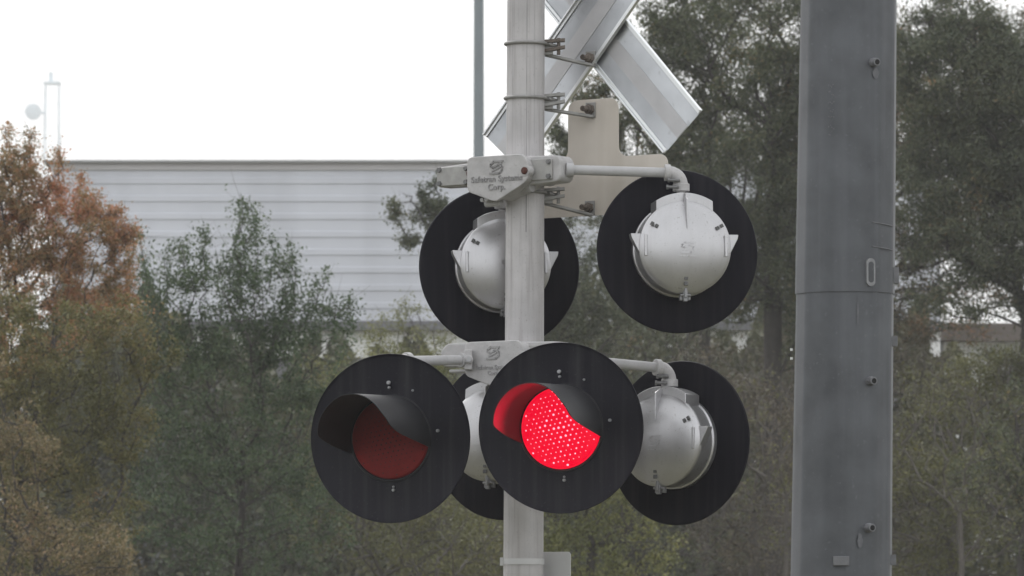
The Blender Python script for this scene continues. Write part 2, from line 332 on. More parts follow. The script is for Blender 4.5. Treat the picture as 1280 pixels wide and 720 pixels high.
# ---- lamps. Local -Y is the way a lamp shines
HOOD = [(-12, .012), (-3, .19), (6, .35), (15, .42), (36, .455), (55, .44), (75, .42), (100, .40), (130, .37), (160, .355), (178, .34), (190, .20), (200, .012)]
def hood_len(t):
    for (a, p), (b, q) in zip(HOOD[:-1], HOOD[1:]):
        if a <= t <= b:
            u = (t - a) / (b - a); return p + (q - p) * u
    return .0
HL = np.array([hood_len(t) for t in np.linspace(-12, 200, 107)])
for _ in range(3): HL[1:-1] = (HL[:-2] + 2 * HL[1:-1] + HL[2:]) / 4
mdisc = {}
def lamp(px, py, y, rz, rx, lit, label, rear, diam=.622):
    p = at(px, py, y)
    h = MB()                                                        # the housing: drum behind the disc with a nearly flat domed lid
    h.lathe([(.15, .004), (.176, .006), (.178, .03), (.172, .034), (.168, .10), (.169, .104), (.175, .106), (.175, .126), (.173, .129), (.158, .1375), (.135, .148), (.105, .158), (.07, .165), (.035, .169), (.003, .170)], 80)
    brow = [(.203 * math.cos(R(a)), .203 * math.sin(R(a)) + .002) for a in range(58, 123, 4)]
    brow = [(.109, .11)] + brow + [(-.109, .11)]
    h.prism(brow, .03, .1275)
    # fin on the lid and the neck on top
    h.add([(-.004, .135, .204), (.004, .135, .204), (.0015, .169, .065), (-.0015, .169, .065), (-.004, .118, .204), (.004, .118, .204), (-.003, .172, .176), (.003, .172, .176)],
          [(0, 4, 5, 1), (6, 7, 2, 3), (4, 6, 3), (5, 2, 7), (4, 5, 7, 6)])
    for s in (-1, 1):                                               # hinge ears
        h.prism([(s * .165, .05), (s * .205, .05), (s * .202, .034), (s * .166, -.035)], .088, .124)
        h.box((s * .153, .1405, .005), (.010, .010, .08))
    ho = h.build('flashing_light', M['bowl'], sig, loc=p - base, bevel=.003)
    ho.rotation_euler = (rx, 0, rz); ho['label'] = label
    if lit:                                                         # the beam that the lit points throw forward, which reddens the outer half of the hood
        bl = bpy.data.lights.new('beam', 'SPOT'); bl.energy = 1.7; bl.color = (1, .01, .045); bl.spot_size = R(104); bl.spot_blend = .9; bl.shadow_soft_size = 0
        bo2 = bpy.data.objects.new('beam', bl); C.objects.link(bo2); bo2.parent = ho; bo2.location = (0, -.05, 0); bo2.rotation_euler = (R(-90), 0, 0)
    d = MB(); R0 = diam / 2
    d.lathe([(.15, -.002), (R0 - .012, -.002), (R0 - .003, -.006), (R0, -.009), (R0 + .001, -.006), (R0 - .002, .0), (R0 - .012, .003), (.15, .003)], 96)
    d.v = d.v; nf = len(d.f); d.f = d.f[:-2]                        # open in the middle for the lens
    d.build('background_disc', M['black'] if rear else M['front_black'], ho)
    le = MB(); le.lathe([(.153, .0015), (.1495, -.003), (.145, -.012), (.12, -.022), (.08, -.03), (.04, -.034), (.002, -.035)], 56)
    lo = le.build('lens', M['lens_on'] if lit else M['lens_off'], ho)
    lo['label'] = 'glowing red lens full of bright light points' if lit else 'unlit dark red lens'
    if not rear:
        dots = MB(); pitch = .0195; rs = random.Random(3)
        for i in range(-9, 10):
            for j in range(-9, 10):
                x = (i + .5 * (j % 2)) * pitch; z = j * pitch * .87; x, z = x * math.cos(.2) - z * math.sin(.2), x * math.sin(.2) + z * math.cos(.2)
                rr = math.hypot(x, z)
                if rr > .136: continue
                x += rs.uniform(-.0012, .0012); z += rs.uniform(-.0012, .0012)
                yy = -.035 + .023 * (rr / .145) ** 2 * 1.0 - .0005
                q = rs.choice([.0024, .003, .0034, .0038, .0046]) if lit else .0035
                dots.lathe([(q, yy + .003), (q, yy), (q * .6, yy - .0018), (q * .1, yy - .0022)], 8, Matrix.Translation((x, 0, z)))
        dots.build('light_points', M['led'] if lit else M['lens_dot'], ho)
    hd = MB(); n = len(HL); vs = []; m = 12; r0, r1 = .158, .155
    for r in (r0, r1):
        for i in range(n):
            a = R(-12 + 212 * i / (n - 1))
            for k in range(m + 1): vs.append((r * math.cos(a), -.008 - max(HL[i] * (.5 if rear else 1), .012) * k / m, r * math.sin(a)))
    W = m + 1; fs = []
    for s in (0, 1):
        o = s * n * W
        fs += [(o + i * W + k, o + (i + 1) * W + k, o + (i + 1) * W + k + 1, o + i * W + k + 1) for i in range(n - 1) for k in range(m)]
    o = n * W
    fs += [(i * W + m, (i + 1) * W + m, o + (i + 1) * W + m, o + i * W + m) for i in range(n - 1)]
    fs += [(k, k + 1, o + k + 1, o + k) for k in range(m)] + [((n - 1) * W + k, (n - 1) * W + k + 1, o + (n - 1) * W + k + 1, o + (n - 1) * W + k) for k in range(m)]
    hd.add(vs, fs); 
    for j in range(48):                                             # rolled foot where the hood meets the disc
        pass
    hd.torus(.1575, .0035, 64, 8, Matrix.Translation((0, -.006, 0)) @ Matrix.Rotation(R(90), 4, 'X'))
    hd.build('visor', M['visor'], ho, smooth=50)
    if not rear:
        for (x, z, q) in ((-.004, .205, .0075), (-.002, .187, .005), (.186, .026, .006), (.012, -.19, .006), (.012, -.178, .004), (.09, .175, .004)):
            b = MB(); b.lathe([(q, -.004), (q, -.012), (q * .7, -.015)], 12, Matrix.Translation((x, 0, z)))
            b.build('screw', M['bolt'], ho)
    else:
        la = MB()
        la.box((.002, .128, -.183), (.016, .016, .04)); la.box((.002, .138, -.172), (.010, .010, .036)); la.box((-.014, .115, -.186), (.010, .02, .022)); la.box((.016, .115, -.188), (.010, .02, .02))
        la.tube([(-.018, .132, -.180), (.022, .132, -.180)], .005, 10)
        la.build('latch', M['latch'], ho, bevel=.0015)
        for (x, z, ro) in ((-.127, .075, .5), (.121, .08, -.5), (.004, -.128, 0)):
            pk = MB(); mxx = Matrix.Translation((x, 0, z)) @ Matrix.Rotation(ro if abs(ro) < .1 else ro, 4, 'Y')
            yy = .149 if abs(x) > .1 else .151
            for s in (-1, 1):
                if ro == 0: pk.box((0, yy, s * .011), (.015, .008, .014), mxx)
                else: pk.box((s * .0095, yy, 0), (.012, .008, .014), mxx)
            pk.build('plug', M['holes'], ho, bevel=.001)
        em = MB(); mxe = Matrix.Rotation(R(180), 4, 'Z') @ Matrix.Translation((0, 0, -.005))
        emblem(em, .042, -.1712, -.163, mxe); em.prism([(-.03, -.031), (.03, -.031), (.03, -.034), (-.03, -.034)], -.1702, -.162, mxe)
        em.build('emblem', M['bowl'], ho, smooth=0)
    return ho
PI = math.pi
L1 = lamp(624.5, 334.5, .30, PI + R(11), R(2.5), False, 'rear facing black disc lamp behind the mast under the upper box', True)
L2 = lamp(847, 314, -.12, PI + R(11), R(2.5), False, 'rear facing black disc lamp hanging from the long upper pipe', True, .615)
L3 = lamp(632, 547, .12, PI + R(-28), R(2.5), False, 'rear facing black disc lamp mostly hidden between the two front lamps', True)
L4 = lamp(848, 553.5, .14, PI + R(-34), R(2.5), False, 'rear facing silver backed lamp at the lower crossarm behind the lit one', True)
L5 = lamp(488.5, 548, -.40, R(-18.6), R(1.5), False, 'unlit black disc lamp facing us with a dark red lens', False)
L6 = lamp(701.5, 535, -.60, R(-16.2), R(1.5), True, 'lit black disc lamp with glowing red lens', False)

# ---- arms: a pipe, an elbow with its clamp screws and the neck of the lamp
def lamp_top(lo_, back=.07):
    mxl = Matrix.Translation(Vector(lo_.location) + base) @ lo_.rotation_euler.to_matrix().to_4x4()
    return mxl @ Vector((0, back, .2))
def arm(start, lp, drop, rad, label, flange=None, rise=None):
    e = lp + Vector((0, 0, drop)); d = (start - e); d.normalize()
    a = MB(); a.tube([start, e + d * .045], rad, 24)
    if flange: a.tube([start, start + (e - start).normalized() * .028], rad + .008, 24); a.tube([start + (e - start).normalized() * .1, start + (e - start).normalized() * .102], rad + .001, 24)
    ao = a.build('arm', M['pipe'], sig, world=True); ao['label'] = label
    el = MB(); pts = []
    for i in range(9):
        t = i / 8; p0, p1, p2 = e + d * .055, e, e + Vector((0, 0, -.055)); pts.append(p0 * (1 - t) ** 2 + p1 * 2 * t * (1 - t) + p2 * t * t)
    el.tube(pts, rad + .008, 24); el.tube([e + d * .062, e + d * .04], rad + .013, 24); el.tube([e + Vector((0, 0, -.04)), e + Vector((0, 0, -.068))], rad + .013, 24)
    el.tube([e + Vector((0, 0, -.05)), lp - Vector((0, 0, .02))], rad - .002, 24)
    el.build('elbow', M['cast'], ao, world=True, bevel=.002)
    sc = MB(); 
    for dz, dx in ((-.03, -.035), (-.055, -.04)):
        c = e + Vector((dx, -rad - .012, dz)); sc.tube([c + Vector((-.012, -.004, 0)), c + Vector((.03, -.004, 0))], .006, 10); sc.tube([c + Vector((-.016, -.004, 0)), c + Vector((-.008, -.004, 0))], .009, 8)
    sc.build('clamp_screw', M['galvdark'], ao, world=True)
    return ao
arm(fu @ Vector((.245, -.085, -.004)), lamp_top(L2), .085, .0185, 'upper pipe reaching right to the rear facing lamp', True)
arm(fu @ Vector((-.1, .02, -.004)), lamp_top(L1), .085, .0185, 'short upper arm behind the mast')
arm(at(757, 453, -.02), lamp_top(L4), .075, .0185, 'lower pipe reaching right behind the lit lamp')
arm(fl @ Vector((-.04, .1, 0)), lamp_top(L3), .07, .0185, 'lower arm behind the mast')
s5 = at(582, 450, -.12)
arm(s5, lamp_top(L5), at(0, 452, -.3).z - lamp_top(L5).z, .0185, 'lower pipe reaching left to the unlit front lamp', True)
arm(at(680, 452, -.10), lamp_top(L6), .075, .0185, 'arm hidden behind the lit lamp')
fx = MB(); fx.tube([at(760, 453, -.02), at(672, 450, .02)], .0185, 20); fx.build('arm', M['pipe'], sig, world=True)
st = MB(); st.prism(soften([(-.285, .052), (-.1, .052), (-.1, -.035), (-.30, -.035), (-.31, .02)], .015), -.06, .02, frame(mast_at(zl), R(8)))
st.box((-.2, -.09, -.055), (.14, .04, .012), frame(mast_at(zl), R(8)))
st.build('arm_socket', M['cast'], sig, world=True, bevel=.004)
lb = MB(); q = s5 + Vector((.012, -.035, .0)); lb.tube([q, q + Vector((0, .06, 0))], .017, 20); lb.box(tuple(s5 + Vector((.01, 0, 0))), (.03, .05, .075)); lo2 = lb.build('lug', M['cast'], sig, world=True, bevel=.003)
bo = MB(); bo.tube([q + Vector((0, -.012, 0)), q], .0105, 6); bo.build('bolt', M['bolt'], lo2, world=True)

# ------------------------------------------------------------------ signs on the mast, seen from behind
SU = Vector((math.cos(R(35)), -math.sin(R(35)), 0)); SN = Vector((-math.sin(R(35)), -math.cos(R(35)), 0)); ZZ = Vector((0, 0, 1))
P0 = mast_at(4) + Vector((0, .27, 0))
def plane_mx(o): return Matrix(((SU.x, -SN.x, 0, o.x), (SU.y, -SN.y, 0, o.y), (0, 0, 1, o.z), (0, 0, 0, 1)))  # local -Y faces us
def bracket(parent, zpx, bolt_px, off, jaw=True):
    """band round the mast, jaws, bar to the sign and the bolt through it"""
    z = at(657, zpx, 0).z; c = mast_at(z); r = mast_r(z)
    bn = MB(); k = 40; pts = []
    for i in range(k + 1):
        a = R(-25 + 265 * i / k); pts.append(c + Vector((math.cos(-a) * (r + .006), math.sin(-a) * (r + .006), 0)))
    pts = [c + Vector((r + .045, .02, -.006)), c + Vector((r + .02, -.005, -.002))] + pts[3:]
    bn.tube(pts, .0062, 10)
    bno = bn.build('band', M['galv'], parent, world=True)
    P1 = on_plane(*bolt_px, P0 + SN * off, SN)
    br = MB()
    s = c + Vector((r + .005, .03, -.038)); e = P1 + Vector((.012, 0, -.028)) + SN * .012
    d = (e - s).normalized(); n = Vector((-d.y, d.x, 0)).normalized()
    def bar(a, b, wd, hh):
        dd = (b - a).normalized(); nn = Vector((-dd.y, dd.x, 0)).normalized() * wd / 2; hv = Vector((0, 0, hh / 2))
        vs = [p + sx * nn + sz * hv for p in (a, b) for sx in (-1, 1) for sz in (-1, 1)]
        br.add(vs, [(0, 1, 3, 2), (4, 6, 7, 5), (0, 4, 5, 1), (2, 3, 7, 6), (0, 2, 6, 4), (1, 5, 7, 3)])
    bar(s, e, .028, .011)
    bar(P1 + SN * .004 - SU * .022 + Vector((0, 0, -.002)), P1 + SN * .004 + SU * .022 + Vector((0, 0, -.002)), .006, .058)
    br.box(tuple(c + Vector((r + .012, .03, -.015))), (.04, .05, .05))
    bro = br.build('bracket', M['galv'], parent, world=True, bevel=.002)
    if jaw:
        jw = MB(); a = c + Vector((r - .005, .01, 0))
        for dz, tilt in ((.014, .002), (-.022, .012)):
            vs = [a + Vector((x, yy, dz + zz + (tilt if x else -.004))) for x in (0, .082) for yy in (-.016, .02) for zz in (-.006, .006)]
            jw.add(vs, [(0, 1, 3, 2), (4, 6, 7, 5), (0, 4, 5, 1), (2, 3, 7, 6), (0, 2, 6, 4), (1, 5, 7, 3)])
        jw.tube([a + Vector((.058, .0, -.04)), a + Vector((.058, .0, .024))], .007, 8)
        jw.build('jaw', M['rust'] if zpx < 100 else M['galv'], parent, world=True, bevel=.001)
    bt = MB(); bt.tube([P1 + SN * .006, P1 + SN * .018], .021, 6); bt.tube([P1 + SN * .018, P1 + SN * .03], .015, 6); bt.tube([P1 + SN * .03, P1 + SN * .06], .0085, 10); bt.tube([P1 + SN * .048, P1 + SN * .06], .011, 8)
    bt.build('bolt', M['rust'], bro, world=True)

cb_c = on_plane(741, 26, P0, SN)
cross = empty('crossbuck_sign', Vector((cb_c.x, cb_c.y, 0)) + Vector((0, 0, cb_c.z)))
tag(cross, 'aluminium crossbuck sign of two crossed blades seen from behind', 'sign')
def blade(p_end, p_dir, off, full, label):
    e = on_plane(*p_end, P0 - SN * off, SN); q = on_plane(*p_dir, P0 - SN * off, SN)
    ax = (q - e).normalized(); sd_ = ax.cross(SN).normalized()
    mx = Matrix(((sd_.x, ax.x, SN.x, e.x), (sd_.y, ax.y, SN.y, e.y), (sd_.z, ax.z, SN.z, e.z), (0, 0, 0, 1)))
    H = .114; Ln = full
    def bx(mbx, x0, x1, z0, z1, y0=0, y1=None): mbx.box(((x0 + x1) / 2, (y0 + (y1 or Ln)) / 2, (z0 + z1) / 2), (x1 - x0, (y1 or Ln) - y0, z1 - z0), mx)
    b = MB(); bx(b, -H + .006, H - .006, -.003, 0); bo_ = b.build('blade', M['alu'], cross, world=True); bo_['label'] = label
    s = MB(); bx(s, -.034, .03, .0, .002, .001, Ln - .001); s.build('strip', M['alu_film'], bo_, world=True, smooth=0)
    for x in (-1, 1):
        f = MB(); bx(f, min(x * H, x * (H - .007)), max(x * H, x * (H - .007)), -.005, .014); bx(f, min(x * (H - .007), x * (H - .019)), max(x * (H - .007), x * (H - .019)), .0012, .006)
        f.build('flange', M['alu_edge'], bo_, world=True, bevel=.0015)
blade((628, 191), (760, 0), 0, 1.27, 'nearer blade running from lower left to upper right')
blade((854, 165), (720, 0), .022, 1.25, 'farther blade running from upper left to lower right')
bracket(cross, 55, (739, 73), 0)

pc = on_plane(742, 235, P0, SN)
track = empty('track_number_sign', pc)
tag(track, 'tan back of an upside down T shaped sign behind the upper pipe', 'sign')
hw = (on_plane(835, 230, P0, SN) - pc).dot(SU); sw = (on_plane(773, 160, P0, SN) - pc).dot(SU); swl = (on_plane(710, 160, P0, SN) - pc).dot(SU)
zt = on_plane(742, 124, P0, SN).z - pc.z; zs_ = on_plane(800, 198, P0, SN).z - pc.z + .012; zb_ = on_plane(715, 271, P0, SN).z - pc.z
tp = MB(); poly = [(-hw, zb_), (hw, zb_), (hw, zs_), (sw, zs_), (sw, zt), (swl, zt), (swl, zs_), (-hw, zs_)]
pl_ = soften(poly, .045, 5)
tp.prism(pl_, 0, .004, plane_mx(pc)); tpo = tp.build('panel', M['tan'], track, world=True, bevel=.001)
bracket(track, 123, (739, 137), 0); bracket(track, 241, (738, 260), 0)

lp = at(698, 718, .1)
low = MB(); 
for_p = frame(at(690, 735, .06), R(30))
low.prism(rounded(.20, .33, .012), 0, .004, frame(at(684, 690, .07), R(30)) @ Matrix.Translation((0, 0, -.165)))
lsg = low.build('small_sign', M['plate'], loc=(0, 0, 0), bevel=.001)
c0 = sum((Vector(v.co) for v in lsg.data.vertices), Vector()) / len(lsg.data.vertices)
lsg.data.transform(Matrix.Translation(-c0)); lsg.location = c0
tag(lsg, 'small pale sign back strapped low on the signal mast', 'sign')

# ------------------------------------------------------------------ big steel pole to the right
YP = 3.0; mp_ = mpp(YP)
bt_, tp_ = at(1051.5, 720, YP), at(1061, 0, YP); bs = (tp_ - bt_) / (tp_.z - bt_.z)
pb = bt_ - bs * bt_.z
bp = empty('steel_pole', pb); tag(bp, 'thick tapered grey steel pole with a slip joint', 'pole')
zj = at(1055, 368, YP).z
def prad(z): return (63.8 * mp_) * (1 - 0) - (z - bt_.z) * (4.4 * mp_) / (tp_.z - bt_.z)
def shaft(z0, z1, grow, name):
    m_ = MB(); k = 12; vs = []; steps = [z0, z0 + (z1 - z0) / 2, z1]; n = k * 5
    for z in steps:
        c = pb + bs * z; r = (prad(z) + grow)
        for j in range(n):
            a = 2 * PI * j / n + R(6); fa = (a - R(6)) % (2 * PI / k) - PI / k
            rr = r * (math.cos(PI / k) / math.cos(fa) * .93 + .07) * 1.002; vs.append((c.x + rr * math.cos(a), c.y + rr * math.sin(a), z))
    fs = [(i * n + j, i * n + (j + 1) % n, (i + 1) * n + (j + 1) % n, (i + 1) * n + j) for i in range(2) for j in range(n)] + [tuple(range(n - 1, -1, -1)), tuple(range(2 * n, 3 * n))]
    m_.add(vs, fs); return m_.build(name, M['bigpole'], bp, world=True, smooth=30)
shaft(0, zj + .3, 0, 'lower_shaft'); us = shaft(zj, 11, .0052, 'upper_shaft')
def on_pole(px, py, extra=0):
    d = ray(px, py); z = at(px, py, YP).z; c = pb + bs * z; r = prad(z) + extra + (.005 if z > zj else 0)
    x = at(px, py, YP - r * .9).x - c.x; x = max(-r * .99, min(r * .99, x)); yy = -math.sqrt(r * r - x * x)
    return c + Vector((x, yy, 0)), Vector((x, yy, 0)).normalized()
for px, py in ((1092, 84), (1088, 479), (1086, 661)):
    p, nn = on_pole(px, py); b = MB(); b.tube([p - nn * .01, p + nn * .012], .021, 8); b.tube([p + nn * .012, p + nn * .03], .018, 12)
    nb = b.build('nut', M['bigpole2'], bp, world=True, bevel=.002); hb = MB(); hb.tube([p + nn * .0295, p + nn * .0315], .0115, 12); hb.build('hole', M['hole'], nb, world=True, smooth=0)
p, nn = on_pole(1088.5, 344); tx = Vector((-nn.y, nn.x, 0)); mxs = Matrix(((tx.x, -nn.x, 0, p.x), (tx.y, -nn.y, 0, p.y), (0, 0, 1, p.z), (0, 0, 0, 1)))
sl = MB(); sl.prism(rounded(.042, .12, .0205), -.003, .01, mxs); so = sl.build('slot_rim', M['bigpole3'], bp, world=True)
sl = MB(); sl.prism(rounded(.026, .09, .0125), -.0042, .009, mxs); sl.build('slot', M['bigpole'], so, world=True)
p, nn = on_pole(1051, 702); lb = MB(); lb.box(tuple(p), (.068, .02, .04)); lb.build('tag_plate', M['bigpole2'], bp, world=True, bevel=.002)
for px, py, hh in ((1119.5, 427, .045), (1117.5, 700, .045), (1121, 345, .07)):
    c = at(px, py, YP); b = MB(); b.box(tuple(c + Vector((-.014, -.03, 0))), (.04, .03, hh)); b.build('tab', M['bigpole2'], bp, world=True, bevel=.002)
for px, y0, y1 in ((1104, 282, 286), (1104, 312, 314)):
    b = MB(); pts = [on_pole(x, y0 + (x - 1091) * .1, .0008)[0] for x in range(1091, 1119, 3)]; b.tube(pts, .0022, 6); b.build('weld', M['bigpole2'], bp, world=True)
for px, py, hw_, hh in ((1075, 677, 4, 9), (1095, 97, 5, 7), (1072, 395, 1.2, 14)):
    wp = MB(); rows = []; rr_ = random.Random(int(px))
    for i in range(9):
        yy = py + hh * (i / 4 - 1); h2 = hw_ * math.sqrt(max(.02, 1 - (i / 4 - 1) ** 2)) * rr_.uniform(.6, 1.1)
        rows.append([on_pole(px + t_ * h2, yy, .0009)[0] for t_ in (-1, 0, 1)])
    wp.add([v for r_ in rows for v in r_], [(3 * i + j, 3 * i + j + 1, 3 * i + j + 4, 3 * i + j + 3) for i in range(8) for j in (0, 1)])
    wp.build('worn_patch', M['worn'], bp, world=True)
pm = MB(); path, rads = [], []
for i in range(26):                                                 # faint beads of a punched number down the pole
    px = 1036 + (i % 4) * 1.9 + random.uniform(-.5, .5); py = 112 + (i // 4) * 10.5 + random.uniform(-3, 3)
    p, nn = on_pole(px, py)
    for dz, q in ((.0024, .0003), (.001, .002), (-.001, .002), (-.0024, .0003)): path.append(p + Vector((0, 0, dz))); rads.append(q)
pm.tube(path, rads, 6)
pm.build('lettering', M['bigpole2'], bp, world=True)
for py in (437, 448):
    b = MB(); b.tube([at(989.5, py - 1.5, YP - .02), at(989.5, py + 1.5, YP - .02)], .006, 10); b.build('rivet', M['whitewall'], bp, world=True)

# ------------------------------------------------------------------ lamp post beyond the brush
YL = 68; a_, b_ = at(598.5, 0, YL), at(598.5, 195, YL)
lpb = Vector((a_.x, YL, 0)); post = empty('lamp_post', lpb); tag(post, 'thin grey green lamp post against the white sky', 'lamp post')
m_ = MB(); m_.tube([lpb, lpb + ZZ * 13.5], [.105, .08], 20); m_.build('pole', M['lamp_post'], post, world=True)
m_ = MB(); m_.tube([lpb + ZZ * 13.4, lpb + Vector((.6, 0, 13.9)), lpb + Vector((1.6, 0, 14.0))], .04, 12); m_.box((lpb.x + 1.9, YL, 13.98), (.7, .28, .12)); m_.build('lamp_head', M['lamp_post'], post, world=True, bevel=.02)
m_ = MB(); m_.lathe([(.19, 0), (.19, .03), (.13, .05), (.12, .3)], 20, Matrix.Translation(lpb) @ Matrix.Rotation(R(90), 4, 'X')); m_.build('base', M['lamp_post'], post, world=True)

# ------------------------------------------------------------------ ribbed building behind the trees
YB = 75; xl = at(66, 203, YB).x; xr = at(1175, 203, YB).x; zt_ = at(640, 203, YB).z; zc_ = at(640, 401, YB).z
hall = empty('metal_building', Vector(((xl + xr) / 2, YB, 0))); tag(hall, 'long pale grey building clad in ribbed metal behind the trees', 'building')
DB = 24
m_ = MB(); m_.box(((xl + xr) / 2, YB + DB / 2 + .12, (zc_ + zt_ - .06) / 2), (xr - xl, DB, zt_ - .06 - zc_)); m_.f = m_.f
m_ = MB(); m_.box(((xl + xr) / 2, YB + DB / 2, (zc_ + zt_ - .1) / 2), (xr - xl, DB, zt_ - .1 - zc_))
def strip(z0, z1, out):                                             # one sloped rib along the whole front
    s_ = (z1 - z0) * .13; x0, x1 = xl, xr; y = YB
    m_.add([(x0, y + .01, z0), (x1, y + .01, z0), (x1, y - out, z0 + s_), (x0, y - out, z0 + s_), (x1, y - out, z1 - s_), (x0, y - out, z1 - s_), (x1, y + .01, z1), (x0, y + .01, z1)],
           [(0, 1, 2, 3), (3, 2, 4, 5), (5, 4, 6, 7), (0, 3, 5, 7), (1, 6, 4, 2)])
for k in range(8):
    yc = 226 + 22.3 * k; 
    strip(at(0, yc + 4.6, YB).z, at(0, yc - 4.6, YB).z, .02)
m_.build('cladding', M['clad'], hall, world=True, smooth=0)
m_ = MB(); m_.box(((xl + xr) / 2, YB + .02, zt_ - .07), (xr - xl + .1, .12, at(0, 203, YB).z - at(0, 213, YB).z)); m_.build('fascia', M['fascia'], hall, world=True, smooth=0, bevel=.01)
m_ = MB(); m_.box(((xl + xr) / 2, YB + DB / 2, zt_ + .01), (xr - xl + .3, DB + .3, .04)); m_.build('roof', M['roof'], hall, world=True, smooth=0)
z2 = at(0, 412, YB).z; z3 = at(0, 447, YB).z; xr2 = at(1400, 203, YB).x
m_ = MB(); m_.box(((xl + xr) / 2, YB + DB / 2 + .0, (z2 + zc_) / 2), (xr - xl, DB + .1, zc_ - z2 - .01)); m_.box(((xl + xr) / 2, YB - .1, z2 + .03), (xr - xl, .2, .09)); m_.build('band', M['band'], hall, world=True, smooth=0)
m_ = MB(); m_.box(((xl + xr) / 2, YB + DB / 2, (z3 + z2) / 2), (xr - xl, DB - .2, z2 - z3 - .02)); m_.build('sky_gap_panel', M['whitewall'], hall, world=True, smooth=0)  # added white panel stands in for bright sky seen below the building
m_ = MB(); m_.box(((xl + xr) / 2, YB + DB / 2, z3 / 2), (xr - xl, DB - .3, z3)); m_.build('lower_wall', M['band'], hall, world=True, smooth=0)
# low shed to its right
xa, xb = at(1190, 400, YB).x, at(1420, 400, YB).x
shed = empty('low_shed', Vector(((xa + xb) / 2, YB + 4, 0))); tag(shed, 'low white building with a brown eave seen through the oak', 'building')
m_ = MB(); m_.box(((xa + xb) / 2, YB + 6, at(0, 424, YB + 2).z / 2), (xb - xa, 8, at(0, 424, YB + 2).z)); m_.build('wall', M['whitewall'], shed, world=True, smooth=0)
m_ = MB(); m_.box(((xa + xb) / 2, YB + 6, (at(0, 424, YB + 1).z + at(0, 402, YB + 1).z) / 2), (xb - xa + .6, 9, at(0, 402, YB + 1).z - at(0, 424, YB + 1).z)); m_.build('eave', M['rust'], shed, world=True, smooth=0)

# ------------------------------------------------------------------ far radio tower
YT = 1180; k_ = mpp(YT); tb = Vector((at(65, 150, YT).x, YT, 0)); tower = empty('radio_tower', tb)
tag(tower, 'faint radio tower with a round dish far off in the haze', 'radio tower')
ztop = at(65, 104, YT).z; hwid = 8.5 * k_; m_ = MB()
for sx in (-1, 1):
    for sy in (-1, 1): m_.tube([tb + Vector((sx * hwid * 1.5, sy * hwid * 1.5, 0)), tb + Vector((sx * hwid, sy * hwid, ztop))], .13, 6)
nz = 26
for i in range(nz):
    za, zb2 = ztop * i / nz, ztop * (i + 1) / nz; wa = hwid * (1.5 - .5 * i / nz); wb = hwid * (1.5 - .5 * (i + 1) / nz)
    for (ax_, ay_, bx_, by_) in ((-1, -1, 1, -1), (1, -1, 1, 1), (1, 1, -1, 1), (-1, 1, -1, -1)):
        m_.tube([tb + Vector((ax_ * wa, ay_ * wa, za)), tb + Vector((bx_ * wb, by_ * wb, zb2))], .045, 4); m_.tube([tb + Vector((ax_ * wa, ay_ * wa, za)), tb + Vector((bx_ * wa, by_ * wa, za))], .045, 4)
m_.build('lattice', M['tower'], tower, world=True)
m_ = MB(); m_.box((tb.x, YT, ztop), (hwid * 2.5, hwid * 2.5, .5)); m_.tube([tb + Vector((-.3, 0, ztop)), tb + Vector((-.3, 0, ztop + 2.5))], .5, 8); m_.tube([tb + Vector((1, 0, ztop)), tb + Vector((1, 0, ztop + 3.6))], .1, 6); m_.build('platform', M['tower'], tower, world=True)
dc = at(42.5, 141, YT); m_ = MB(); rd = 10.3 * k_; m_.lathe([(.01, .5), (rd * .5, .3), (rd * .8, -.1), (rd, -.6), (rd, -1.2), (rd * .9, -1.3), (.01, -1.4)], 40, Matrix.Translation(dc + Vector((0, -hwid, 0))))
m_.tube([dc, Vector((tb.x - hwid, YT, dc.z))], .35, 8); m_.build('dish', M['tower'], tower, world=True)

# ------------------------------------------------------------------ trees and shrubs
def leaves_mesh(name, P, size, ratio, up=.3, seed=1, droop=0.0):
    r = np.random.default_rng(seed); n = len(P)
    nn = r.normal(size=(n, 3)); nn[:, 2] += up * 2; nn /= np.linalg.norm(nn, axis=1)[:, None]
    d = r.normal(size=(n, 3)); d[:, 2] -= droop; d -= nn * (d * nn).sum(1)[:, None]; d /= np.linalg.norm(d, axis=1)[:, None] + 1e-9
    s = np.cross(nn, d); Ls = size * r.uniform(.65, 1.25, n)[:, None]; Ws = Ls * ratio * r.uniform(.8, 1.2, n)[:, None]
    fold = nn * Ls * .12
    V = np.stack([P - d * Ls * .5, P - s * Ws * .5 + fold - d * Ls * .08, P + d * Ls * .5, P + s * Ws * .5 + fold - d * Ls * .08], 1).reshape(-1, 3)
    me = bpy.data.meshes.new(name); me.vertices.add(4 * n); me.vertices.foreach_set('co', V.astype(np.float32).ravel())
    me.loops.add(4 * n); me.loops.foreach_set('vertex_index', np.arange(4 * n, dtype=np.int32))
    me.polygons.add(n); me.polygons.foreach_set('loop_start', np.arange(0, 4 * n, 4, dtype=np.int32))
    me.update(calc_edges=True); return me
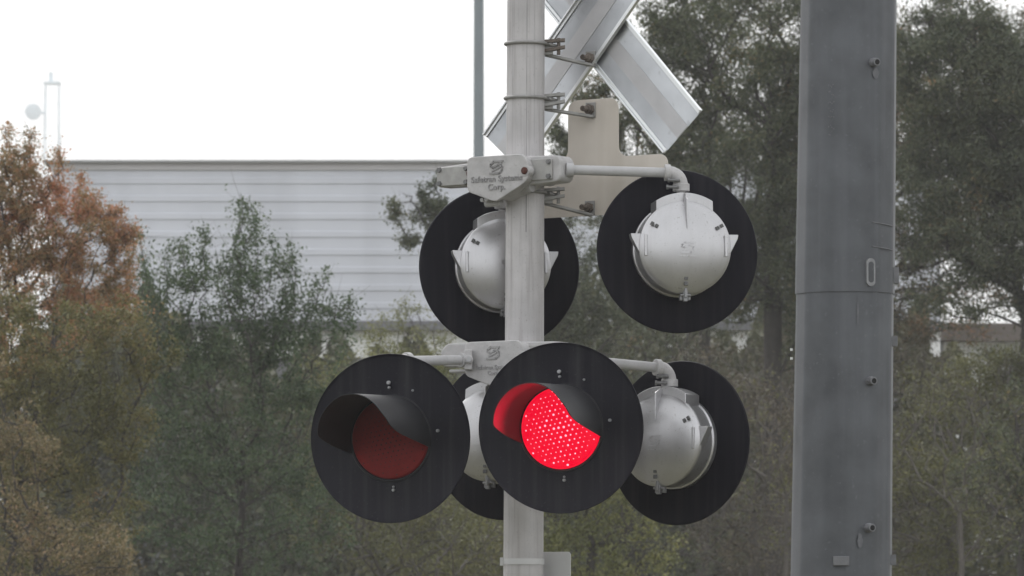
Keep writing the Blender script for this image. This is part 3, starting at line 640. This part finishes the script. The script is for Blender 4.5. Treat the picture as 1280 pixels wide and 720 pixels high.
def grow(base, trunk, tips, r_tip=.006, up=.25, alpha=.35, seed=1, r_max=.4, expo=.42, sides=5):
    """limbs from the trunk line to every tip, each joining the nearest limb already grown; returns the wood and points along it"""
    rr = random.Random(seed)
    nodes = [Vector(p) for p in trunk]; par = [-1] + list(range(len(trunk) - 1)); plen = [0.0]
    for i in range(1, len(nodes)): plen.append(plen[-1] + (nodes[i] - nodes[i - 1]).length)
    arr = [tuple(v) for v in nodes]; A = np.array(arr); PL = np.array(plen); chains = [list(range(len(trunk)))]
    tip_ids = []
    order = sorted(tips, key=lambda t: (Vector(t) - nodes[-1]).length)
    cap = len(nodes) + len(tips) * 6; AA = np.zeros((cap, 3)); AA[:len(A)] = A; PP = np.zeros(cap); PP[:len(A)] = PL; cnt = len(A)
    for t in order:
        tv = np.array(t); dd = np.linalg.norm(AA[:cnt] - tv, axis=1); below = np.maximum(0, AA[:cnt, 2] - tv[2]) * .8
        j = int(np.argmin(dd + alpha * PP[:cnt] + below)); a = nodes[j]; b = Vector(t); L = (b - a).length
        k = max(1, min(5, int(L / .25) + 1)); ctrl = a + (b - a) * .5 + Vector((rr.uniform(-.12, .12), rr.uniform(-.12, .12), up * .45 + rr.uniform(-.06, .12))) * L
        ch = [j]
        for i in range(1, k + 1):
            u = i / k; q = a * (1 - u) ** 2 + ctrl * 2 * u * (1 - u) + b * u * u
            nodes.append(q); par.append(ch[-1]); AA[cnt] = q; PP[cnt] = PP[ch[-1]] + (q - nodes[ch[-1]]).length; ch.append(cnt); cnt += 1
        chains.append(ch); tip_ids.append(cnt - 1)
    w_ = [0.0] * cnt
    for i in tip_ids: w_[i] += 1
    for i in range(cnt - 1, 0, -1):
        if par[i] >= 0: w_[par[i]] += w_[i]
    rad = [min(r_max, r_tip * max(1, w_[i]) ** expo) for i in range(cnt)]
    mb_ = MB()
    for ci, ch in enumerate(chains):
        rs = [rad[i] for i in ch]
        if ci: rs[0] = rs[1] if len(rs) > 1 else rs[0]; rs[-1] *= .5
        if len(ch) > 1: mb_.tube([nodes[i] for i in ch], rs, 10 if ci == 0 else sides, cap=False)
    pts = AA[:cnt]; return mb_, nodes, chains
def blob_points(blobs, n, seed, shell=.35):
    r = np.random.default_rng(seed); out = []; wts = np.array([b[4] if len(b) > 4 and b[4] else b[2] * b[3] for b in blobs], float); wts /= wts.sum()
    for b, w_ in zip(blobs, wts):
        c, rx, ry, rz = b[0], b[1], b[2], b[3]; k = max(3, int(n * w_)); v = r.normal(size=(k, 3)); v /= np.linalg.norm(v, axis=1)[:, None]
        v *= (r.uniform(shell, 1, k) ** .6)[:, None]; out.append(np.array(c) + v * np.array([rx, ry, rz]))
    return np.concatenate(out)
def B(px, py, rx, ry, y, dy=None, wt=None):                         # an ellipsoid of crown, given by its outline in the photograph and its depth
    m = mpp(y); return (tuple(at(px, py, y)), rx * m, dy if dy else rx * m * .9, ry * m, wt or rx * ry)
def plant(name, label, cat, base_px, y, top_py, blobs, n_tips, n_leaf, size, ratio, lm, wood='bark', group='trees and shrubs behind the signal', spread=.16, seed=1, up=.25, r_tip=.006,
          stems=1, lean=0, leaf_up=.3, zflat=.75, droop=0., alpha=.35, twigs=True, expo=.42, extra=None, clump=9.0, void=-.35):
    bx = at(base_px, 500, y).x; b0 = Vector((bx, y, 0)); tz = at(base_px, top_py, y).z
    root = empty(name, b0); tag(root, label, cat, group)
    tips = blob_points(blobs, n_tips, seed); rr = np.random.default_rng(seed + 50)
    if extra is not None: tips = np.concatenate([tips, extra])
    trunk = [b0 + Vector((lean * (i / 6) ** 1.5 + (random.Random(seed * 9 + i).uniform(-.04, .04) if i else 0), 0, tz * i / 6)) for i in range(7)]
    wd, nodes, chains = grow(b0, trunk, [tuple(t) for t in tips], r_tip, up, alpha, seed, expo=expo)
    idx = rr.integers(0, len(tips), n_leaf); g_ = rr.normal(size=(n_leaf, 3)) * np.array([1, 1, zflat]) * spread * rr.uniform(.3, 1.15, n_leaf)[:, None]
    P = tips[idx] + np.clip(g_, -1.7 * spread, 1.7 * spread)
    # a third of the leaves follow the outer limbs
    segs = [(nodes[a], nodes[b]) for ch in chains[1:] for a, b in zip(ch[:-1], ch[1:])]
    if segs:
        S0 = np.array([tuple(s[0]) for s in segs]); S1 = np.array([tuple(s[1]) for s in segs]); m3 = n_leaf // 3; k = rr.integers(0, len(segs), m3); u = rr.uniform(.3, 1, m3)[:, None]
        P[:m3] = S0[k] * (1 - u) + S1[k] * u + rr.normal(size=(m3, 3)) * spread * .4
    if clump:                                                       # gaps between leaf clusters
        fld = np.zeros(n_leaf); r2 = np.random.default_rng(seed + 99)
        for _ in range(14):
            k3 = r2.normal(size=3); k3 *= clump * r2.uniform(.6, 1.7) / np.linalg.norm(k3); fld += np.sin(P @ k3 + r2.uniform(0, 6.28))
        P = P[fld / 2.65 + rr.normal(size=n_leaf) * .25 > void]
    P[:, 2] = np.maximum(P[:, 2], .05)
    if twigs:
        for t in tips[::2]:
            for q in range(2):
                e = Vector(t) + Vector(rr.normal(size=3)) * spread * 1.1 + Vector((0, 0, spread * .5)); wd.tube([t, tuple((Vector(t) + e) / 2 + Vector((0, 0, -.01))), tuple(e)], [r_tip * .6, r_tip * .45, r_tip * .2], 3, cap=False)
    wd.build('trunk', M[wood], root, world=True, smooth=60)
    link('crown', leaves_mesh('crown', P - np.array(b0), size, ratio, leaf_up, seed, droop), M[lm], root, smooth=0)
    return root
def shoots(base_px, y, items, seed):                                # upright sprays given by their top in the photograph
    r = np.random.default_rng(seed); out = []
    for px, py0, py1, wpx in items:
        n = int(abs(py1 - py0) / 5)
        for i in range(n):
            u = i / n; out.append(tuple(at(px + (r.normal() * wpx) * (.25 + .9 * u), py0 + (py1 - py0) * u, y + r.normal() * .25)))
    return np.array(out)

# --- left: orange and olive autumn trees
plant('autumn_tree', 'orange brown autumn tree rising past the roof edge of the building', 'tree', -150, 27, 470,
      [B(-10, 260, 85, 80, 27), B(70, 290, 75, 60, 27), B(115, 330, 50, 65, 27), B(148, 285, 24, 28, 27, None, 1100), B(160, 308, 16, 36, 27, None, 900), B(10, 370, 140, 100, 27), B(110, 390, 70, 40, 27), B(-60, 330, 120, 150, 27), B(40, 215, 40, 35, 27, None, 600)], 1100, 98000, .030, .5, 'leaf_autumn', spread=.062, seed=3, up=-.08, r_tip=.0028, lean=.6, alpha=.25,
      clump=14, void=-.65, extra=shoots(0, 27, [(8, 158, 300, 9), (35, 166, 300, 8), (74, 180, 300, 6), (60, 225, 320, 10), (137, 262, 340, 8), (162, 298, 380, 7), (100, 220, 320, 9), (120, 240, 320, 7), (18, 190, 300, 8)], 5))
plant('autumn_tree', 'olive green autumn tree with orange tips at lower left', 'tree', 20, 25, 600,
      [B(90, 440, 95, 60, 25), B(160, 430, 50, 60, 25), B(60, 520, 120, 100, 25), B(150, 530, 45, 60, 25), B(10, 450, 80, 100, 25), B(60, 640, 130, 110, 25), B(195, 400, 18, 28, 25, None, 500), B(205, 450, 18, 22, 25, None, 400)], 1000, 70000, .030, .55, 'leaf_olive', spread=.07, seed=4, up=-.05, r_tip=.003, alpha=.25, clump=12, void=-.4)
plant('autumn_shrub', 'tan leaved shrub in the bottom left corner', 'shrub', 30, 22.5, 760,
      [B(15, 590, 60, 80, 22.5), B(-20, 520, 55, 80, 22.5), B(110, 690, 75, 42, 22.5), B(40, 700, 110, 60, 22.5)], 420, 22000, .031, .55, 'leaf_tan', spread=.07, seed=6, up=0, r_tip=.003, clump=12, void=-.3)
# --- the dark green shrub with upright shoots
plant('tall_shrub', 'dark green shrub with upright leafy shoots before the ribbed wall', 'shrub', 300, 30, 560,
      [B(300, 520, 120, 110, 30), B(235, 440, 50, 70, 30), B(355, 470, 55, 80, 30), B(300, 640, 150, 120, 30), B(300, 430, 70, 60, 30), B(220, 560, 60, 140, 30), B(400, 560, 40, 140, 30)], 900, 66000, .042, .44, 'leaf_shoot', spread=.085, seed=8, up=.2, r_tip=.003, droop=-.4, leaf_up=0, clump=12, void=-.35, expo=.33,
      extra=shoots(300, 30, [(302, 240, 420, 6), (318, 262, 420, 8), (290, 300, 430, 9), (256, 282, 430, 5), (276, 330, 450, 9), (228, 300, 430, 6), (208, 310, 440, 6), (182, 330, 450, 7), (340, 300, 430, 8), (364, 305, 440, 6), (354, 330, 450, 7),
                             (240, 340, 450, 8), (192, 350, 460, 6), (396, 350, 470, 7), (420, 378, 470, 6), (384, 372, 470, 8), (320, 330, 450, 9), (408, 340, 400, 3), (436, 370, 430, 4), (175, 290, 380, 4)], 9))
# --- pale brush between
plant('brush', 'yellow green brush left of the mast under the ribbed wall', 'shrub', 520, 38, 620,
      [B(500, 500, 80, 70, 38), B(560, 470, 70, 70, 38), B(450, 520, 60, 80, 38), B(520, 620, 140, 110, 38), B(600, 560, 90, 120, 38), B(420, 500, 40, 70, 38)], 620, 36000, .046, .28, 'leaf_brush', spread=.11, seed=12, up=.1, r_tip=.003, droop=.2, void=-.3,
      extra=shoots(520, 38, [(500, 375, 470, 9), (525, 385, 480, 9), (480, 395, 490, 8), (545, 400, 480, 8), (462, 410, 490, 8), (440, 445, 500, 8), (515, 395, 470, 6)], 13))
plant('shrub', 'dull green shrub low between the unlit lamp and the mast', 'shrub', 480, 33, 720,
      [B(470, 650, 110, 70, 33), B(580, 680, 90, 60, 33), B(420, 600, 60, 80, 33)], 420, 20000, .042, .42, 'leaf_dull', spread=.10, seed=14, up=.1, r_tip=.004, wood='bark_pale', void=-.25)
# --- oaks
plant('oak_tree', 'green oak whose leafy bough shows left of the upper lamp', 'tree', 650, 42, 420,
      [B(610, 330, 75, 80, 42), B(545, 275, 24, 26, 42, None, 1500), B(522, 258, 16, 20, 42, None, 800), B(503, 250, 14, 10, 42, None, 380), B(492, 268, 9, 8, 42, None, 200), B(515, 300, 14, 9, 42, None, 350), B(530, 240, 8, 10, 42, None, 100), B(548, 225, 9, 8, 42, None, 120), B(680, 360, 90, 90, 42), B(730, 420, 90, 70, 42)], 600, 42000, .048, .45, 'leaf_oak2', spread=.085, seed=15, up=.05, r_tip=.004, void=-.3)
plant('oak_tree', 'dark oak between the crossbuck sign and the thick steel pole', 'tree', 965, 44, 250,
      [B(960, 60, 150, 110, 44), B(860, 90, 60, 70, 44), B(930, 220, 140, 100, 44), B(815, 50, 22, 50, 44, None, 900), B(800, 190, 70, 60, 44), B(755, 140, 40, 55, 44, None, 2600), B(722, 150, 28, 42, 44, None, 1500), B(700, 200, 22, 45, 44, None, 1500), B(730, 225, 50, 70, 44, None, 2200), B(900, 330, 130, 80, 44), B(1020, 300, 100, 160, 44), B(1040, 120, 100, 150, 44), B(870, 10, 80, 45, 44), B(790, 100, 20, 60, 44, None, 700)],
      1600, 200000, .047, .48, 'leaf_oak', spread=.13, seed=17, up=.12, r_tip=.005, zflat=.65, clump=8, void=-.75)
plant('oak_tree', 'paler oak farther back behind the dark oak by the crossbuck', 'tree', 880, 51, 250,
      [B(900, 100, 150, 120, 51), B(860, 240, 160, 110, 51), B(1010, 200, 120, 220, 51), B(760, 230, 60, 70, 51, None, 2500), B(900, 370, 160, 60, 51)], 800, 70000, .052, .48, 'leaf_oak2', spread=.15, seed=27, up=.12, r_tip=.005, zflat=.65, clump=7, void=-.5)
plant('oak_tree', 'dark spreading oak at the right edge beyond the thick steel pole', 'tree', 1290, 41, 330,
      [B(1200, 100, 100, 80, 41), B(1260, 160, 100, 110, 41), B(1180, 220, 80, 80, 41), B(1150, 60, 55, 60, 41, None, 2000), B(1250, 300, 100, 70, 41), B(1160, 300, 50, 40, 41, None, 900), B(1195, 375, 70, 35, 41, None, 1000), B(1330, 220, 110, 200, 41), B(1260, 470, 50, 40, 41, None, 1100), B(1200, 20, 60, 50, 41, None, 2200), B(1240, 60, 45, 45, 41, None, 1800)],
      1400, 170000, .046, .48, 'leaf_oak2', spread=.125, seed=19, up=.12, r_tip=.005, zflat=.65, clump=8, void=-.95)
plant('oak_tree', 'thinner oak with rusty leaves farther back at the right edge', 'tree', 1095, 49, 300,
      [B(1180, 110, 110, 120, 49), B(1230, 240, 100, 110, 49), B(1150, 250, 60, 130, 49), B(1290, 150, 80, 150, 49), B(1170, 390, 90, 45, 49, None, 3500), B(1270, 350, 60, 45, 49, None, 3200), B(1150, 330, 50, 50, 49, None, 2000)], 800, 80000, .05, .48, 'leaf_rust', spread=.14, seed=28, up=.12, r_tip=.005, zflat=.65, clump=7, void=-.8)
# --- undergrowth on the right, each bush of its own kind
plant('bush', 'brown grey bush below the right hand lamps', 'shrub', 940, 36, 640, [B(930, 560, 110, 110, 36), B(960, 660, 120, 90, 36), B(900, 480, 80, 60, 36)], 520, 22000, .042, .4, 'leaf_mauve', spread=.12, seed=21, r_tip=.005, wood='bark_pale', void=-.2)
plant('bush', 'olive bush right of the mast base with pale leaf tips', 'shrub', 740, 34, 690, [B(740, 640, 90, 60, 34), B(760, 690, 100, 60, 34), B(700, 560, 60, 90, 34)], 420, 20000, .046, .48, 'leaf_brush', spread=.10, seed=22, r_tip=.004, void=-.1)
plant('bush', 'yellow olive bush low at the right edge', 'shrub', 1190, 35, 620, [B(1200, 495, 100, 42, 35), B(1240, 462, 60, 24, 35, None, 4500), B(1275, 470, 35, 24, 35, None, 2500), B(1180, 560, 100, 90, 35), B(1230, 640, 120, 100, 35), B(1140, 660, 80, 90, 35), B(1270, 540, 60, 60, 35)], 640, 34000, .042, .42, 'leaf_dull', spread=.12, seed=23, r_tip=.005, wood='bark_pale', void=-.25)
plant('bush', 'dark leaved bush among the olive undergrowth by the right edge', 'shrub', 1280, 33, 640, [B(1270, 520, 55, 45, 33), B(1240, 600, 55, 40, 33), B(1310, 620, 70, 90, 33)], 260, 9000, .046, .46, 'leaf_oak', spread=.11, seed=24, r_tip=.006)
plant('bush', 'reddish brown bush behind the oak trunk', 'shrub', 1060, 47, 600, [B(1040, 500, 130, 130, 47), B(1150, 490, 100, 60, 47), B(1060, 640, 160, 120, 47)], 520, 26000, .048, .42, 'leaf_mauve', spread=.14, seed=25, r_tip=.006)
plant('bush', 'dense dull green bush filling the gap under the lower lamps', 'shrub', 800, 45, 620, [B(800, 480, 120, 90, 45), B(760, 580, 120, 110, 45), B(860, 640, 130, 100, 45), B(700, 650, 90, 90, 45)], 560, 30000, .05, .45, 'leaf_oak2', spread=.14, seed=26, r_tip=.006)

for px, y, tpx, bl, sd_, lb_ in ((985, 32, 620, [B(960, 560, 70, 120, 32), B(1000, 650, 60, 80, 32)], 41, 'leafless pale twigged shrub between the lower lamp and the steel pole'),
                                 (545, 31, 700, [B(545, 680, 80, 50, 31), B(600, 670, 50, 60, 31)], 42, 'thin leafless shrub under the hidden lamp left of the mast'),
                                 (1200, 31, 640, [B(1180, 560, 70, 110, 31), B(1240, 620, 60, 90, 31)], 43, 'leafless pale twigged shrub to the right of the steel pole')):
    plant('bare_shrub', lb_, 'shrub', px, y, tpx, bl, 110, 1500, .04, .42, 'leaf_dull', wood='bark_pale', spread=.09, seed=sd_, r_tip=.0035, up=.1, void=-.5)

# --- the wood behind, one mass
def wood_mass(name, label, boxes, n, size, seed):
    r = np.random.default_rng(seed); out = []; tot = sum((b[1] - b[0]) * (b[3] - b[2]) for b in boxes)
    for x0, x1, y0, y1, d in boxes:
        k = int(n * (x1 - x0) * (y1 - y0) / tot); px = r.uniform(x0, x1, k); 
        edge = 1 - .16 * (np.sin(px * .021 + 1) + .7 * np.sin(px * .057) + .5 * np.sin(px * .13)) / 2.2
        py = y1 - (y1 - y0) * edge * r.uniform(0, 1, k) ** .9; yy = d + r.uniform(-3, 3, k)
        out += [tuple(at(a, b, c)) for a, b, c in zip(px, py, yy)]
    P = np.array(out); P[:, 2] = np.maximum(P[:, 2], .05)
    o = link(name, leaves_mesh(name, P, size, .55, .2, seed), M['leaf_wood'], smooth=0); o['label'] = label; o['category'] = 'woods'; o['kind'] = 'stuff'; return o
wood_mass('woods', 'dim mass of woodland behind the single trees', [(-160, 160, 375, 830, 57), (140, 400, 415, 830, 57), (380, 700, 455, 830, 57), (640, 1160, 380, 830, 57), (1150, 1440, 436, 830, 57)], 120000, .15, 31)

# ------------------------------------------------------------------ the air
hz = MB(); hz.box((0, 780, 80), (2400, 1700, 163)); 
hm = bpy.data.materials.new('haze'); hm.use_nodes = True; hn = hm.node_tree; hn.nodes.clear()
pv = hn.nodes.new('ShaderNodeVolumePrincipled'); pv.inputs['Color'].default_value = (1, .985, .97, 1); pv.inputs['Density'].default_value = .00085
oo = hn.nodes.new('ShaderNodeOutputMaterial'); hn.links.new(pv.outputs[0], oo.inputs['Volume'])
ho = hz.build('haze', hm, smooth=0); ho['kind'] = 'stuff'
